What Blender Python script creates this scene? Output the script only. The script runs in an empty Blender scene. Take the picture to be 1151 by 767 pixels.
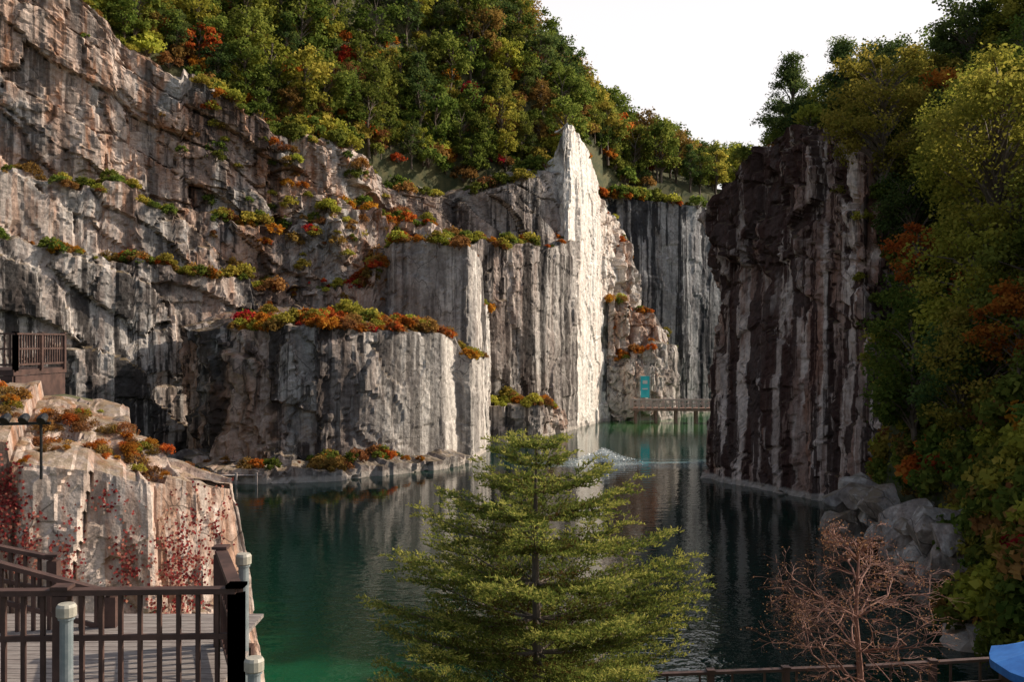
import bpy, math, random
import numpy as np
from mathutils import Vector
R=np.random.RandomState(7); random.seed(7)
scene=bpy.context.scene
# ------------------------------------------------------------ helpers
def hsh(ix,iy,iz,seed):
    h=(ix.astype(np.int64)*374761393+iy.astype(np.int64)*668265263+iz.astype(np.int64)*2147483647+seed*1274126177)&0xFFFFFFFF
    h=((h^(h>>13))*1274126177)&0xFFFFFFFF
    h=((h^(h>>16))*2246822519)&0xFFFFFFFF
    h=h^(h>>15)
    return (h&0xFFFFFF)/float(0xFFFFFF)
def vnoise(x,y,z,seed=0):
    ix=np.floor(x);iy=np.floor(y);iz=np.floor(z)
    fx=x-ix;fy=y-iy;fz=z-iz
    fx=fx*fx*(3-2*fx);fy=fy*fy*(3-2*fy);fz=fz*fz*(3-2*fz)
    r=0
    for a in (0,1):
        for b in (0,1):
            for c in (0,1):
                w=(fx if a else 1-fx)*(fy if b else 1-fy)*(fz if c else 1-fz)
                r=r+w*hsh(ix+a,iy+b,iz+c,seed)
    return r-.5
def fbm(x,y,z,seed=0,o=4):
    r=0;a=1
    for i in range(o):
        r=r+a*vnoise(x,y,z,seed+i*17);x=x*2.03;y=y*2.03;z=z*2.03;a*=.5
    return r
def vor(s,z,seed):
    ix=np.floor(s);iz=np.floor(z)
    b1=np.full(s.shape,9.);b2=np.full(s.shape,9.)
    R1=np.zeros(s.shape);R2=R1.copy();R3=R1.copy();DX=R1.copy();DZ=R1.copy()
    for i in (-1,0,1):
        for j in (-1,0,1):
            cx=ix+i;cz=iz+j;o=np.zeros_like(cx)
            dx=s-(cx+.1+.8*hsh(cx,cz,o,seed));dz=z-(cz+.1+.8*hsh(cx,cz,o,seed+1))
            d=np.maximum(abs(dx),abs(dz))*.6+np.sqrt(dx*dx+dz*dz)*.4
            m=d<b1
            b2=np.where(m,b1,np.minimum(b2,d))
            b1=np.where(m,d,b1)
            R1=np.where(m,hsh(cx,cz,o,seed+2),R1);R2=np.where(m,hsh(cx,cz,o,seed+3),R2);R3=np.where(m,hsh(cx,cz,o,seed+4),R3)
            DX=np.where(m,dx,DX);DZ=np.where(m,dz,DZ)
    return R1-.5,R2-.5,R3-.5,DX,DZ,b2-b1
def sstep(a,b,x):
    t=np.clip((x-a)/(b-a),0,1);return t*t*(3-2*t)
def mesh_np(name,V,F,mats,mi=None,attrs=None,smooth=False,coll=None):
    V=np.asarray(V,dtype=np.float32);F=np.asarray(F,dtype=np.int32)
    me=bpy.data.meshes.new(name);nf,k=F.shape
    me.vertices.add(len(V));me.vertices.foreach_set('co',V.ravel())
    me.loops.add(nf*k);me.loops.foreach_set('vertex_index',F.ravel())
    me.polygons.add(nf);me.polygons.foreach_set('loop_start',np.arange(nf,dtype=np.int32)*k)
    for m in mats: me.materials.append(m)
    if mi is not None: me.polygons.foreach_set('material_index',np.asarray(mi,dtype=np.int32))
    me.update(calc_edges=True)
    me.polygons.foreach_set('use_smooth',np.full(nf,smooth))
    if attrs:
        for an,av in attrs.items():
            a=me.attributes.new(an,'FLOAT','POINT');a.data.foreach_set('value',np.asarray(av,dtype=np.float32))
    ob=bpy.data.objects.new(name,me)
    (coll or scene.collection).objects.link(ob)
    return ob
class Geo:
    def __init__(s): s.V=[];s.F=[];s.M=[];s.A=[];s.n=0
    def add(s,V,F,m=0,a=0.5):
        V=np.asarray(V,float).reshape(-1,3);F=np.asarray(F,int)
        s.V.append(V);s.F.append(F+s.n);s.M.append(np.full(len(F),m));s.A.append(np.broadcast_to(np.asarray(a,float),(len(V),)).copy());s.n+=len(V)
    def box(s,c,d,m=0,rot=0,a=.5):
        c=np.array(c,float);d=np.array(d,float)/2
        v=np.array([[x,y,z] for x in(-1,1) for y in(-1,1) for z in(-1,1)],float)*d
        cr,sr=math.cos(rot),math.sin(rot)
        v=np.stack([v[:,0]*cr-v[:,1]*sr,v[:,0]*sr+v[:,1]*cr,v[:,2]],1)+c
        s.add(v,[[0,1,3,2],[4,6,7,5],[0,4,5,1],[2,3,7,6],[0,2,6,4],[1,5,7,3]],m,a)
    def beam(s,p,q,w,h,m=0,a=.5):
        p=np.array(p,float);q=np.array(q,float);t=q-p;L=np.linalg.norm(t);t/=L
        up=np.array([0,0,1.]) if abs(t[2])<.95 else np.array([0,1.,0])
        x=np.cross(t,up);x/=np.linalg.norm(x);y=np.cross(x,t)
        v=[]
        for e in(p,q):
            for a_,b_ in((-1,-1),(1,-1),(1,1),(-1,1)): v.append(e+x*a_*w/2+y*b_*h/2)
        s.add(v,[[0,3,2,1],[4,5,6,7],[0,1,5,4],[1,2,6,5],[2,3,7,6],[3,0,4,7]],m,a)
    def tube(s,P,r,n=6,m=0,a=.5,cap=False):
        P=np.asarray(P,float);r=np.broadcast_to(np.asarray(r,float),(len(P),))
        T=np.gradient(P,axis=0);T/=np.linalg.norm(T,axis=1)[:,None]+1e-9
        up=np.array([0,0,1.]) if abs(T[0,2])<.8 else np.array([1.,0,0])
        X=np.cross(T,up);X/=np.linalg.norm(X,axis=1)[:,None]+1e-9;Y=np.cross(T,X)
        an=np.arange(n)/n*2*math.pi
        V=P[:,None]+r[:,None,None]*(np.cos(an)[None,:,None]*X[:,None]+np.sin(an)[None,:,None]*Y[:,None])
        i=np.arange(len(P)-1)[:,None]*n;j=np.arange(n)[None];j2=(j+1)%n
        F=np.stack([i+j,i+j2,i+n+j2,i+n+j],-1).reshape(-1,4)
        s.add(V.reshape(-1,3),F,m,a)
        if cap:
            for e in (0,len(P)-1):
                c=e*n;F=[[c,c+k,c+k+1,c+min(k+2,n-1)] for k in range(1,n-2,2)]
                s.F.append(np.array(F)+s.n-len(P)*n);s.M.append(np.full(len(F),m))
    def lathe(s,c,prof,n=14,m=0):
        prof=np.array(prof,float);an=np.arange(n)/n*2*math.pi
        V=np.stack([prof[:,0,None]*np.cos(an),prof[:,0,None]*np.sin(an),np.repeat(prof[:,1,None],n,1)],-1)+np.array(c,float)
        i=np.arange(len(prof)-1)[:,None]*n;j=np.arange(n)[None];j2=(j+1)%n
        s.add(V.reshape(-1,3),np.stack([i+j,i+j2,i+n+j2,i+n+j],-1).reshape(-1,4),m)
    def quads(s,C,U,W,m=0,a=.5):
        n=len(C);V=np.stack([C-U-W*.3,C-W,C+U-W*.3,C+W],1)
        F=np.arange(n*4).reshape(n,4);a=np.repeat(np.broadcast_to(a,(n,)),4)
        s.add(V.reshape(-1,3),F,m,a)
    def obj(s,name,mats,smooth=False,coll=None,attr='var'):
        return mesh_np(name,np.concatenate(s.V),np.concatenate(s.F),mats,np.concatenate(s.M),{attr:np.concatenate(s.A)},smooth,coll)
def unit(n,rs):
    v=rs.normal(size=(n,3));return v/np.linalg.norm(v,axis=1)[:,None]
# ------------------------------------------------------------ materials
def newmat(name):
    m=bpy.data.materials.new(name);m.use_nodes=True;nt=m.node_tree;nt.nodes.clear()
    o=nt.nodes.new('ShaderNodeOutputMaterial')
    return m,nt,o
def N(nt,t,**k):
    n=nt.nodes.new(t)
    for a,b in k.items(): setattr(n,a,b)
    return n
def ramp(nt,src,p0,p1):
    n=N(nt,'ShaderNodeMapRange',interpolation_type='SMOOTHSTEP');n.inputs[1].default_value=p0;n.inputs[2].default_value=p1
    nt.links.new(src,n.inputs[0]);return n.outputs[0]
def mixc(nt,f,a,b,blend='MIX'):
    n=N(nt,'ShaderNodeMix',data_type='RGBA',blend_type=blend)
    for s,v in((0,f),(6,a),(7,b)):
        if isinstance(v,(tuple,float,int)):
            n.inputs[s].default_value=v if s==0 else (tuple(v)+(1,) if len(v)==3 else v)
        else: nt.links.new(v,n.inputs[s])
    return n.outputs[2]
def mth(nt,op,a,b=None,clamp=False):
    n=N(nt,'ShaderNodeMath',operation=op,use_clamp=clamp)
    for s,v in((0,a),(1,b)):
        if v is None: continue
        if isinstance(v,(float,int)): n.inputs[s].default_value=v
        else: nt.links.new(v,n.inputs[s])
    return n.outputs[0]
def noise(nt,vec,scale,detail=4,rough=.55,dist=0.):
    n=N(nt,'ShaderNodeTexNoise');n.inputs['Scale'].default_value=scale;n.inputs['Detail'].default_value=detail;n.inputs['Roughness'].default_value=rough;n.inputs['Distortion'].default_value=dist
    nt.links.new(vec,n.inputs['Vector']);return n.outputs['Fac']
def mapped(nt,vec,sc,loc=(0,0,0)):
    n=N(nt,'ShaderNodeMapping');n.inputs['Scale'].default_value=sc;n.inputs['Location'].default_value=loc
    nt.links.new(vec,n.inputs['Vector']);return n.outputs[0]
def simple(name,c1,c2,scale=6,rough=.7,metal=0,bump=.0,stretch=(1,1,1)):
    m,nt,o=newmat(name);p=N(nt,'ShaderNodeBsdfPrincipled');p.inputs['Roughness'].default_value=rough;p.inputs['Metallic'].default_value=metal
    g=N(nt,'ShaderNodeNewGeometry').outputs['Position'];v=mapped(nt,g,stretch)
    f=noise(nt,v,scale,4,.65)
    nt.links.new(mixc(nt,ramp(nt,f,.35,.65),c1,c2),p.inputs['Base Color'])
    if bump:
        b=N(nt,'ShaderNodeBump');b.inputs['Strength'].default_value=bump;b.inputs['Distance'].default_value=.02;nt.links.new(f,b.inputs['Height']);nt.links.new(b.outputs[0],p.inputs['Normal'])
    nt.links.new(p.outputs[0],o.inputs[0]);return m
def rockmat(name,base=(.28,.262,.25),light=(.46,.425,.395),fine=1.0,dark=(.028,.025,.025),broad=(.085,.066,.06),rust=(.38,.19,.11),band=.75,whitec=(.67,.62,.57),gate=(.34,.50),warmc=(.50,.34,.26),zs=.03,sthr=(.46,.54)):
    m,nt,o=newmat(name);L=nt.links.new
    p=N(nt,'ShaderNodeBsdfDiffuse')
    geo=N(nt,'ShaderNodeNewGeometry');P=geo.outputs['Position']
    A={k:N(nt,'ShaderNodeAttribute',attribute_name=k).outputs['Fac'] for k in('stain','warm','white')}
    c=mixc(nt,ramp(nt,noise(nt,P,.3*fine,5,.65,.3),.40,.60),base,light)
    wf=mth(nt,'MULTIPLY',ramp(nt,noise(nt,mapped(nt,P,(1,1,.45),(13,5,2)),.2*fine,4,.65,.4),.36,.54),A['warm'],True)
    c=mixc(nt,wf,c,mixc(nt,ramp(nt,noise(nt,mapped(nt,P,(1,1,.2),(3,55,2)),.6*fine,4,.65,.3),.44,.6),warmc,rust))
    ws=ramp(nt,noise(nt,mapped(nt,P,(1,1,.6*zs+.025),(40,0,0)),band*1.2*fine,4,.6,.35),.45,.56)
    c=mixc(nt,mth(nt,'MULTIPLY',ws,A['white'],True),c,whitec)
    s1=ramp(nt,noise(nt,mapped(nt,P,(1,1,zs)),band*fine,6,.66,.35),*sthr)
    s2=ramp(nt,noise(nt,mapped(nt,P,(1,1,.5),(7,3,1)),.13*fine,4,.6,.3),*gate)
    st=mth(nt,'MULTIPLY',mth(nt,'MULTIPLY',s1,s2),A['stain'],True)
    c=mixc(nt,mth(nt,'MULTIPLY',st,.9),c,dark)
    bd=mth(nt,'MULTIPLY',ramp(nt,noise(nt,mapped(nt,P,(1,1,.5),(1,33,1)),.11*fine,5,.68,.4),.46,.62),A['stain'],True)
    c=mixc(nt,mth(nt,'MULTIPLY',bd,.55),c,broad)
    vr=N(nt,'ShaderNodeTexVoronoi',feature='DISTANCE_TO_EDGE');vr.inputs['Scale'].default_value=.5*fine
    wob=N(nt,'ShaderNodeTexNoise');wob.inputs['Scale'].default_value=.5;L(P,wob.inputs['Vector'])
    vv=N(nt,'ShaderNodeVectorMath',operation='MULTIPLY_ADD');L(wob.outputs['Color'],vv.inputs[0]);vv.inputs[1].default_value=(1.6,1.6,1.6);L(mapped(nt,P,(1,1,.5)),vv.inputs[2])
    L(vv.outputs[0],vr.inputs['Vector'])
    ck=mth(nt,'SUBTRACT',1.0,ramp(nt,vr.outputs['Distance'],.0,.022),True)
    ck=mth(nt,'MULTIPLY',ck,ramp(nt,noise(nt,P,.3,2),.48,.58))
    c=mixc(nt,mth(nt,'MULTIPLY',ck,.7),c,(.04,.035,.032))
    gr=noise(nt,P,2.0*fine,6,.78)
    c=mixc(nt,.8,c,mixc(nt,ramp(nt,gr,.32,.66),(.62,.60,.585),(1.28,1.27,1.26)),'MULTIPLY')
    sx=N(nt,'ShaderNodeSeparateXYZ');L(geo.outputs['True Normal'],sx.inputs[0])
    up=mth(nt,'MULTIPLY',ramp(nt,sx.outputs[2],.6,.92),ramp(nt,gr,.38,.55))
    c=mixc(nt,mth(nt,'MULTIPLY',up,.7),c,(.18,.13,.07))
    sp=N(nt,'ShaderNodeSeparateXYZ');L(P,sp.inputs[0])
    zz=mth(nt,'ADD',sp.outputs[2],mth(nt,'MULTIPLY',gr,.5))
    wl=mth(nt,'MULTIPLY',mth(nt,'SUBTRACT',1.0,ramp(nt,zz,.6,.85)),.75)
    c=mixc(nt,wl,c,(.5,.44,.39))
    L(c,p.inputs['Color'])
    b=N(nt,'ShaderNodeBump');b.inputs['Strength'].default_value=1.;b.inputs['Distance'].default_value=.2/fine
    L(noise(nt,P,1.2*fine,7,.66),b.inputs['Height']);L(b.outputs[0],p.inputs['Normal'])
    L(p.outputs[0],o.inputs[0]);return m
def leafmat(name,c1,c2,c3,tr=.35):
    m,nt,o=newmat(name);L=nt.links.new
    a=N(nt,'ShaderNodeAttribute',attribute_name='var').outputs['Fac']
    oi=N(nt,'ShaderNodeObjectInfo').outputs['Random']
    c=mixc(nt,ramp(nt,a,.0,.55),c1,c2);c=mixc(nt,ramp(nt,a,.55,1.),c,c3)
    hs=N(nt,'ShaderNodeHueSaturation');L(c,hs.inputs['Color'])
    L(mth(nt,'ADD',mth(nt,'MULTIPLY',oi,.05),.475),hs.inputs['Hue'])
    L(mth(nt,'ADD',mth(nt,'MULTIPLY',mth(nt,'FRACT',mth(nt,'MULTIPLY',oi,7.3)),.6),.7),hs.inputs['Value'])
    d=N(nt,'ShaderNodeBsdfDiffuse');t=N(nt,'ShaderNodeBsdfTranslucent');L(hs.outputs[0],d.inputs[0]);L(hs.outputs[0],t.inputs[0])
    mx=N(nt,'ShaderNodeMixShader');mx.inputs[0].default_value=tr;L(d.outputs[0],mx.inputs[1]);L(t.outputs[0],mx.inputs[2])
    L(mx.outputs[0],o.inputs[0]);return m
M_rock=rockmat('granite')
M_rockd=rockmat('granite_recess_shade_seep',(.19,.195,.205),(.32,.325,.335),1.0,(.018,.019,.023),(.04,.04,.045),(.2,.14,.11),.75,(.44,.44,.44),(.26,.42))  # granite darkened and blued to paint in recess shade, plus seep streaks
M_rockp=rockmat('granite_sunlit_tone',(.66,.62,.58),(.76,.72,.67),1.0,(.09,.08,.075),(.5,.46,.43),(.62,.46,.36),.75,(.80,.76,.71),warmc=(.68,.55,.47))  # granite lightened so the pinnacle reads as sunlit; sunlight put into the colour
M_rockr=rockmat('granite_brown_stained',(.30,.215,.185),(.42,.325,.285),1.0,(.034,.017,.016),(.085,.045,.038),(.33,.155,.10),.6,(.68,.56,.50),(.22,.36),(.40,.26,.21),.02,(.465,.52))
M_rockn=rockmat('granite_near',(.42,.305,.255),(.58,.465,.395),2.2,warmc=(.55,.38,.30))
M_bark=simple('bark',(.09,.065,.045),(.17,.13,.10),5,.9,0,.0,(1,1,.3))
M_green=leafmat('leaf_green',(.065,.10,.02),(.17,.205,.04),(.31,.32,.065),.5)
M_dgreen=leafmat('leaf_dark_green',(.045,.08,.03),(.105,.145,.042),(.19,.22,.06),.45)
M_yel=leafmat('leaf_yellow_green',(.18,.19,.03),(.37,.34,.055),(.56,.46,.09),.52)
M_ora=leafmat('leaf_orange',(.25,.085,.02),(.52,.18,.03),(.58,.31,.055),.5)
M_red=leafmat('leaf_red',(.26,.035,.018),(.50,.07,.03),(.56,.16,.04),.5)
M_rust=leafmat('leaf_rust',(.15,.085,.03),(.29,.15,.05),(.40,.22,.07),.42)
M_wood=simple('deck_wood',(.05,.025,.02),(.10,.052,.040),3,.6,0,.4,(1,1,1))
M_plank=simple('plank',(.19,.155,.14),(.30,.26,.235),4,.7,0,.4,(1,6,1))
M_metal=simple('galvanised',(.22,.26,.27),(.32,.35,.36),8,.5,.3)
M_cap=simple('lamp_cap',(.36,.33,.27),(.48,.44,.36),8,.5,0)
M_black=simple('black_metal',(.015,.015,.017),(.03,.03,.03),9,.4,.2)
# ------------------------------------------------------------ cliff ribbon
def ribbon(name,pts,zb=-3,depth=6,rise=1.0,res=.28,amp=1.,seed=1,lean=.04,mat=None,topamp=.6,toprough=0.,capamp=1.,rib=0.,slab=0.):
    Pn=np.array(pts,float);d=np.r_[0,np.cumsum(np.linalg.norm(np.diff(Pn[:,:2],axis=0),axis=1))]
    n=int(d[-1]/res)+1;s=np.linspace(0,d[-1],n)
    I=[np.interp(s,d,Pn[:,k]) for k in range(7)]
    x,y,zt,ro,sta,wa,wh=I
    tx=np.gradient(x,s);ty=np.gradient(y,s);k=max(3,int(1.2/res))
    ker=np.hanning(k+2)[1:-1];ker/=ker.sum()
    pad=lambda a:np.convolve(np.pad(a,k,mode='edge'),ker,'same')[k:-k]
    nx=pad(ty);ny=pad(-tx);q=np.hypot(nx,ny)+1e-6;nx/=q;ny/=q
    so=s+seed*91.3
    r1,_,_,_,_,_=vor(so/3.2,so*0+.5,seed+50);r2,_,_,_,_,_=vor(so/1.1,so*0+.5,seed+60)
    zt=zt+topamp*(1.6*r1+.7*r2)*(.35+ro)+.3*topamp*vnoise(so*2,so*0,so*0,seed)
    H=(zt-zb).max();nv=max(6,int(H/res));v=np.linspace(0,1,nv)[:,None]
    Z=zb+v*(zt-zb)[None];S=np.repeat(so[None],nv,0);RO=np.repeat(ro[None],nv,0)
    RO=np.clip(RO+toprough*sstep(.45,.85,(Z/np.maximum(zt,1)[None])+.25*vnoise(S*.15,Z*.15,S*0,seed+3)),0,1.1)
    w1=S+1.2*vnoise(S*.25,Z*.25,S*0,seed+5)+.25*vnoise(S*1.3,Z*1.3,S*0,seed+6);w2=Z+1.2*vnoise(S*.25,Z*.25,S*0,seed+7)+S*.22*np.sin(seed)
    def cell(a,b,sd,A,G):
        q1,q2,q3,dx,dz,e=vor(w1/a,w2/b,sd);return A*q1+G*(q2*dx+q3*dz),e
    c1,e1=cell(6,8,seed+10,2.5,1.8);c2,e2=cell(2.6,3.1,seed+20,1.5,1.4);c3,e3=cell(1.1,1.4,seed+30,.5,.8);c4,e4=cell(.5,.6,seed+33,.12,.22)
    D=c1+c2+c3+c4-.4*np.clip(1-e2/.07,0,1)-.6*np.clip(1-e1/.03,0,1)+.1*fbm(S*1.1,Z*1.1,S*0,seed+40)
    g1,h1=cell(3.4,22,seed+70,1.1,.3);g2,h2=cell(4.5,5.0,seed+80,.3,.2);g3,h3=cell(.9,9,seed+85,.14,.1);g4,h4=cell(1.6,16,seed+88,1.1,.5)
    sm=np.where(RO<.16,.35,1.)
    Ds=(g1*sm+g2*sm+g3*sm)+rib*g4-.2*sm*np.clip(1-h2/.02,0,1)+.05*fbm(S*.9,Z*.9,S*0,seed+90)
    if slab:
        ws2=w2+.35*w1
        q1,q2,q3,dx,dz,e5=vor(w1/8.5,ws2/4.2,seed+44);D5=1.7*q1+1.1*(q2*dx+q3*dz)-.7*np.clip(1-e5/.035,0,1)
        D=D*(1-slab)+slab*(D5*1.2+c2*.35+c3*.5+c4);Ds=Ds*(1-.6*slab)+slab*D5*.7
    D=amp*(RO*D+(1-RO)*Ds)-lean*(Z-zb)
    X=x+nx*D;Y=y+ny*D
    K=max(4,int(depth/(res*1.6)));X2=[];Y2=[];Z2=[]
    for kk in range(1,K+1):
        t=kk/K;dd=D[-1]*(1-t)-depth*t
        nz=fbm(so*.5,so*0+t*depth*.5,so*0,seed+95)*.9*amp*min(1,t*4)*capamp
        q1,q2,q3,dx,dz,_=vor(so/1.8,so*0+t*depth/1.8,seed+97);p1,p2,p3,ex,ez,_=vor(so/.7,so*0+t*depth/.7,seed+98)
        X2.append(x+nx*dd);Y2.append(y+ny*dd);Z2.append(zt+rise*t+nz+((q1+q2*dx+q3*dz)*.7+(p1+p2*ex)*.3)*amp*capamp*ro*min(1,t*4))
    X=np.vstack([X]+[a[None] for a in X2]);Y=np.vstack([Y]+[a[None] for a in Y2]);Z=np.vstack([Z]+[a[None] for a in Z2])
    G=np.stack([X,Y,Z],-1);nr=G.shape[0]
    i=np.arange(nr-1)[:,None]*n;j=np.arange(n-1)[None]
    F=np.stack([i+j,i+j+1,i+n+j+1,i+n+j],-1).reshape(-1,4)
    at={k2:np.repeat(a[None],nr,0).ravel() for k2,a in(('stain',sta),('warm',wa),('white',wh))}
    ob=mesh_np(name,G.reshape(-1,3),F,[mat or M_rock],None,at,False)
    return ob,G,nv
# control: x,y,ztop,rough,stain,warm,white; sunlit faces are painted whiter with little stain
RB={}
def rb(key,*a,**k): RB[key]=ribbon(*a,**k)
rb('T7a','quarry_cliff',[(-62,78,22,.5,1,.4,.3),(-50,86,22,.35,1,.4,.45),(-46,88,21.4,.3,1,.3,.45),(-37.5,94,20,.28,1,.3,.5),(-29.6,100,18.5,.45,1,.6,.2),(-24,104,17.5,.8,.9,.9,.2),(-18,106,18,.9,.6,.9,.2),(-13,108.5,20,.8,.5,.6,.3),(-8,113,21,.5,.5,.5,.3)],depth=6,rise=.6,seed=3,slab=.6,topamp=1.0)
rb('T7b','quarry_cliff_middle_tier',[(-64,81,28.5,.5,.7,.6,.4),(-48,91,28.2,.33,.5,.8,.55),(-39,97,27.2,.38,.5,.9,.5),(-31,103,25,.8,1,1,.0),(-25,106,24,1,.8,1,.1),(-19,108.5,25,1,.3,1,.4),(-16,112.5,26,1,.2,1,.5),(-12,116,25.5,1,.3,1,.4),(-7,119,25,.8,.6,.7,.2),(-2,122,24.5,.5,.8,.3,.3)],zb=14,depth=6,rise=.8,seed=8,slab=.7,topamp=1.1)
rb('T7c','quarry_cliff_upper_tier',[(-68,86,58,.5,.8,.9,.2),(-50,94,53,.5,.8,.9,.3),(-43,98.5,46.5,.5,.7,.9,.4),(-38.5,102,42,.6,.7,.9,.4),(-32,104.5,38.5,.85,1,1,.1),(-26,108,35,1,.9,1,.1),(-20.5,110.5,35,1,.1,1,.5),(-17.6,114.5,34,1,.1,1,.6),(-14.8,120,31,.9,.4,.9,.3),(-6.5,125.3,30,.5,1,.4,.1),(0,127,32.5,.3,1,.2,.1),(7,132.5,35,.3,1,.2,.1)],zb=20,depth=6,rise=1.5,seed=14,amp=1.1,slab=.75)
rb('T1','quarried_rock_block',[(-33,97,13,.9,1,.8,.1),(-27,88,13,.9,1,.9,.1),(-23,85.5,13,.85,1,.8,.1),(-17,86,13.1,.5,1,.4,.4),(-11,90.3,12.9,.15,.7,.1,.6),(-6.6,94.7,12.7,.05,.6,.0,.8),(-5.4,98.2,12.4,.05,.0,.1,1),(-4.7,98.35,10.5,.05,.9,.0,.5),(-4.0,98.6,10.4,.05,.4,.0,.7),(-2.8,106,10.2,.1,.0,.1,1)],depth=11,rise=1.8,seed=21,topamp=.35,lean=.02,rib=.08,slab=.2)  # right-hand faces coloured white and unstained to look sunlit
rb('T2','rock_column',[(-16,111,22.5,.6,.6,.6,.4),(-13.3,107.5,23,.25,.8,.3,.5),(-9,107.6,23.2,.14,.8,.2,.6),(-8.2,107.2,22.6,.1,.8,.1,.5),(-5,107.6,22.6,.1,.7,.1,.6),(-4.4,108.2,22.4,.1,.1,.1,1),(-3.3,112.3,21.5,.1,.0,.1,1),(-2.9,112.5,16,.1,.0,0,1),(-1.9,121,16,.2,.0,.2,1)],depth=8,rise=.8,seed=27,topamp=.8,lean=.015,rib=.12)  # sunlight on the right face painted in as clean white rock
rb('T2b','rock_plateau',[(-6,117,4.6,.4,.8,.2,.3),(-4.3,115.5,4.5,.3,.9,.2,.4),(0,116,4.4,.2,.9,.1,.3),(3.2,117.5,4.4,.2,.9,.1,.3),(4.2,121,4.2,.6,.5,.5,.5),(6.5,129,3,.8,.4,.6,.5)],depth=9,rise=.6,seed=31,topamp=.4,lean=.0)
rb('T3','recessed_quarry_wall',[(-6,118,24,.3,.9,.3,.3),(-2,120.5,24,.2,1,.4,.3),(3,124.5,24,.15,1,.3,.4),(6.9,129.6,25,.15,.9,.1,.5),(9,133,26,.1,.9,.1,.5)],depth=6,rise=.6,seed=35,topamp=.9,lean=.01,rib=.15,slab=.2)
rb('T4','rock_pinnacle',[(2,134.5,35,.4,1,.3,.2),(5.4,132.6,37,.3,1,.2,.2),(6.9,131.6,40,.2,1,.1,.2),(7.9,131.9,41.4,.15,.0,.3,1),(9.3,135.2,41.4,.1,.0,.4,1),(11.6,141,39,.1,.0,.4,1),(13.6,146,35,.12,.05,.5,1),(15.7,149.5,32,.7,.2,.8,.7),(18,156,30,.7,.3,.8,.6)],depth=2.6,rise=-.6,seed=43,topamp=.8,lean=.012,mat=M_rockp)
rb('T5a','stepped_rock_ledges',[(14.9,149.5,27,.8,.3,.7,.6),(17.4,150.3,27.5,.9,.2,.8,.7),(20,153,27,.8,.1,.8,.8),(22,158,25,.7,.4,.6,.6)],depth=6,rise=.5,seed=45,topamp=1.2,lean=.08)  # warm and white raised on all three ledges to paint in sunlight
rb('T5b','stepped_rock_ledges.001',[(14.5,147.5,16.5,.9,.2,.7,.6),(18.6,147.9,16,.9,.2,.8,.7),(22.8,150.3,15.5,.8,.1,.8,.8),(25,153.5,14.5,.5,.4,.3,.7),(25.8,160,14,.5,.6,.3,.6)],depth=6,rise=.5,seed=48,topamp=1.5,lean=.06)
rb('T5c','stepped_rock_ledges.002',[(14.2,146.6,9.5,.9,.2,.6,.6),(18,146,10.5,.8,.2,.6,.7),(22.3,147.4,11.5,.5,.4,.4,.6),(25.2,149.6,11.5,.2,.3,.1,.9),(26.5,153,11.2,.2,.4,.1,.8),(27,159,11,.2,.5,.1,.8)],depth=6,rise=.5,seed=52,topamp=1.2)
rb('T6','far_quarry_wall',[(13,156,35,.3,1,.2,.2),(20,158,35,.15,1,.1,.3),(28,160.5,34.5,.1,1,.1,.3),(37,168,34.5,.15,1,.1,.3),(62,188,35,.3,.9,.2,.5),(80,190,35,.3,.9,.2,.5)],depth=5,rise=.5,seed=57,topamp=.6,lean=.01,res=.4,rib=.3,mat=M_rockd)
rb('RC','right_cliff',[(44,106,26,.6,.6,.4,.3),(32,101,27,.6,.6,.4,.3),(23,98,26,.6,.7,.4,.3),(19.2,92,21,.5,.8,.5,.3),(16.9,85.5,20.5,.35,1,.6,.8),(17.2,83,23.5,.3,1,.65,.9),(18.6,80.8,27.2,.28,1,.6,1),(20.8,77,28.6,.22,1,.6,1),(22.6,73,27.5,.22,1,.7,1),(24.2,69,24.2,.25,1,.75,1),(26,67.5,21,.4,.9,.6,.8),(31,67,19,.7,.8,.5,.3),(38,66,19,.7,.8,.5,.3)],depth=6,rise=.8,seed=63,topamp=1.5,lean=.055,res=.22,toprough=.85,rib=.4,slab=.3,mat=M_rockr)
rb('SH','shore_rocks',[(-30,86,1.6,.9,.8,.5,.2),(-26,83,1.4,.9,.7,.5,.2),(-21,82.6,1.1,.9,.6,.5,.3),(-15,83.8,.9,.9,.6,.4,.4),(-9.5,88.8,.8,.8,.5,.3,.5),(-5.0,93.2,.6,.8,.5,.3,.5),(-3.6,97,.4,.8,.5,.3,.5)],depth=4,rise=.5,seed=69,amp=.5,topamp=.5)
rb('MD','near_rock_mound',[(-20,18.2,9.6,.8,.4,.9,.3),(-14,19.8,9.6,.8,.4,.9,.4),(-11.5,20.9,9.55,.9,.4,.9,.4),(-9.6,21.5,9.2,.8,.4,.9,.5),(-8.1,22.1,8.8,.8,.3,.8,.5),(-6.85,23.2,8.45,.8,.3,.7,.5),(-6.1,25.2,8.1,.8,.3,.7,.5),(-8.4,30,7.8,.8,.3,.6,.5),(-12,33,8,.8,.3,.6,.5)],depth=5.5,rise=1.2,res=.07,amp=.32,seed=79,topamp=.3,lean=.08,mat=M_rockn,capamp=1.6)
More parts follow.
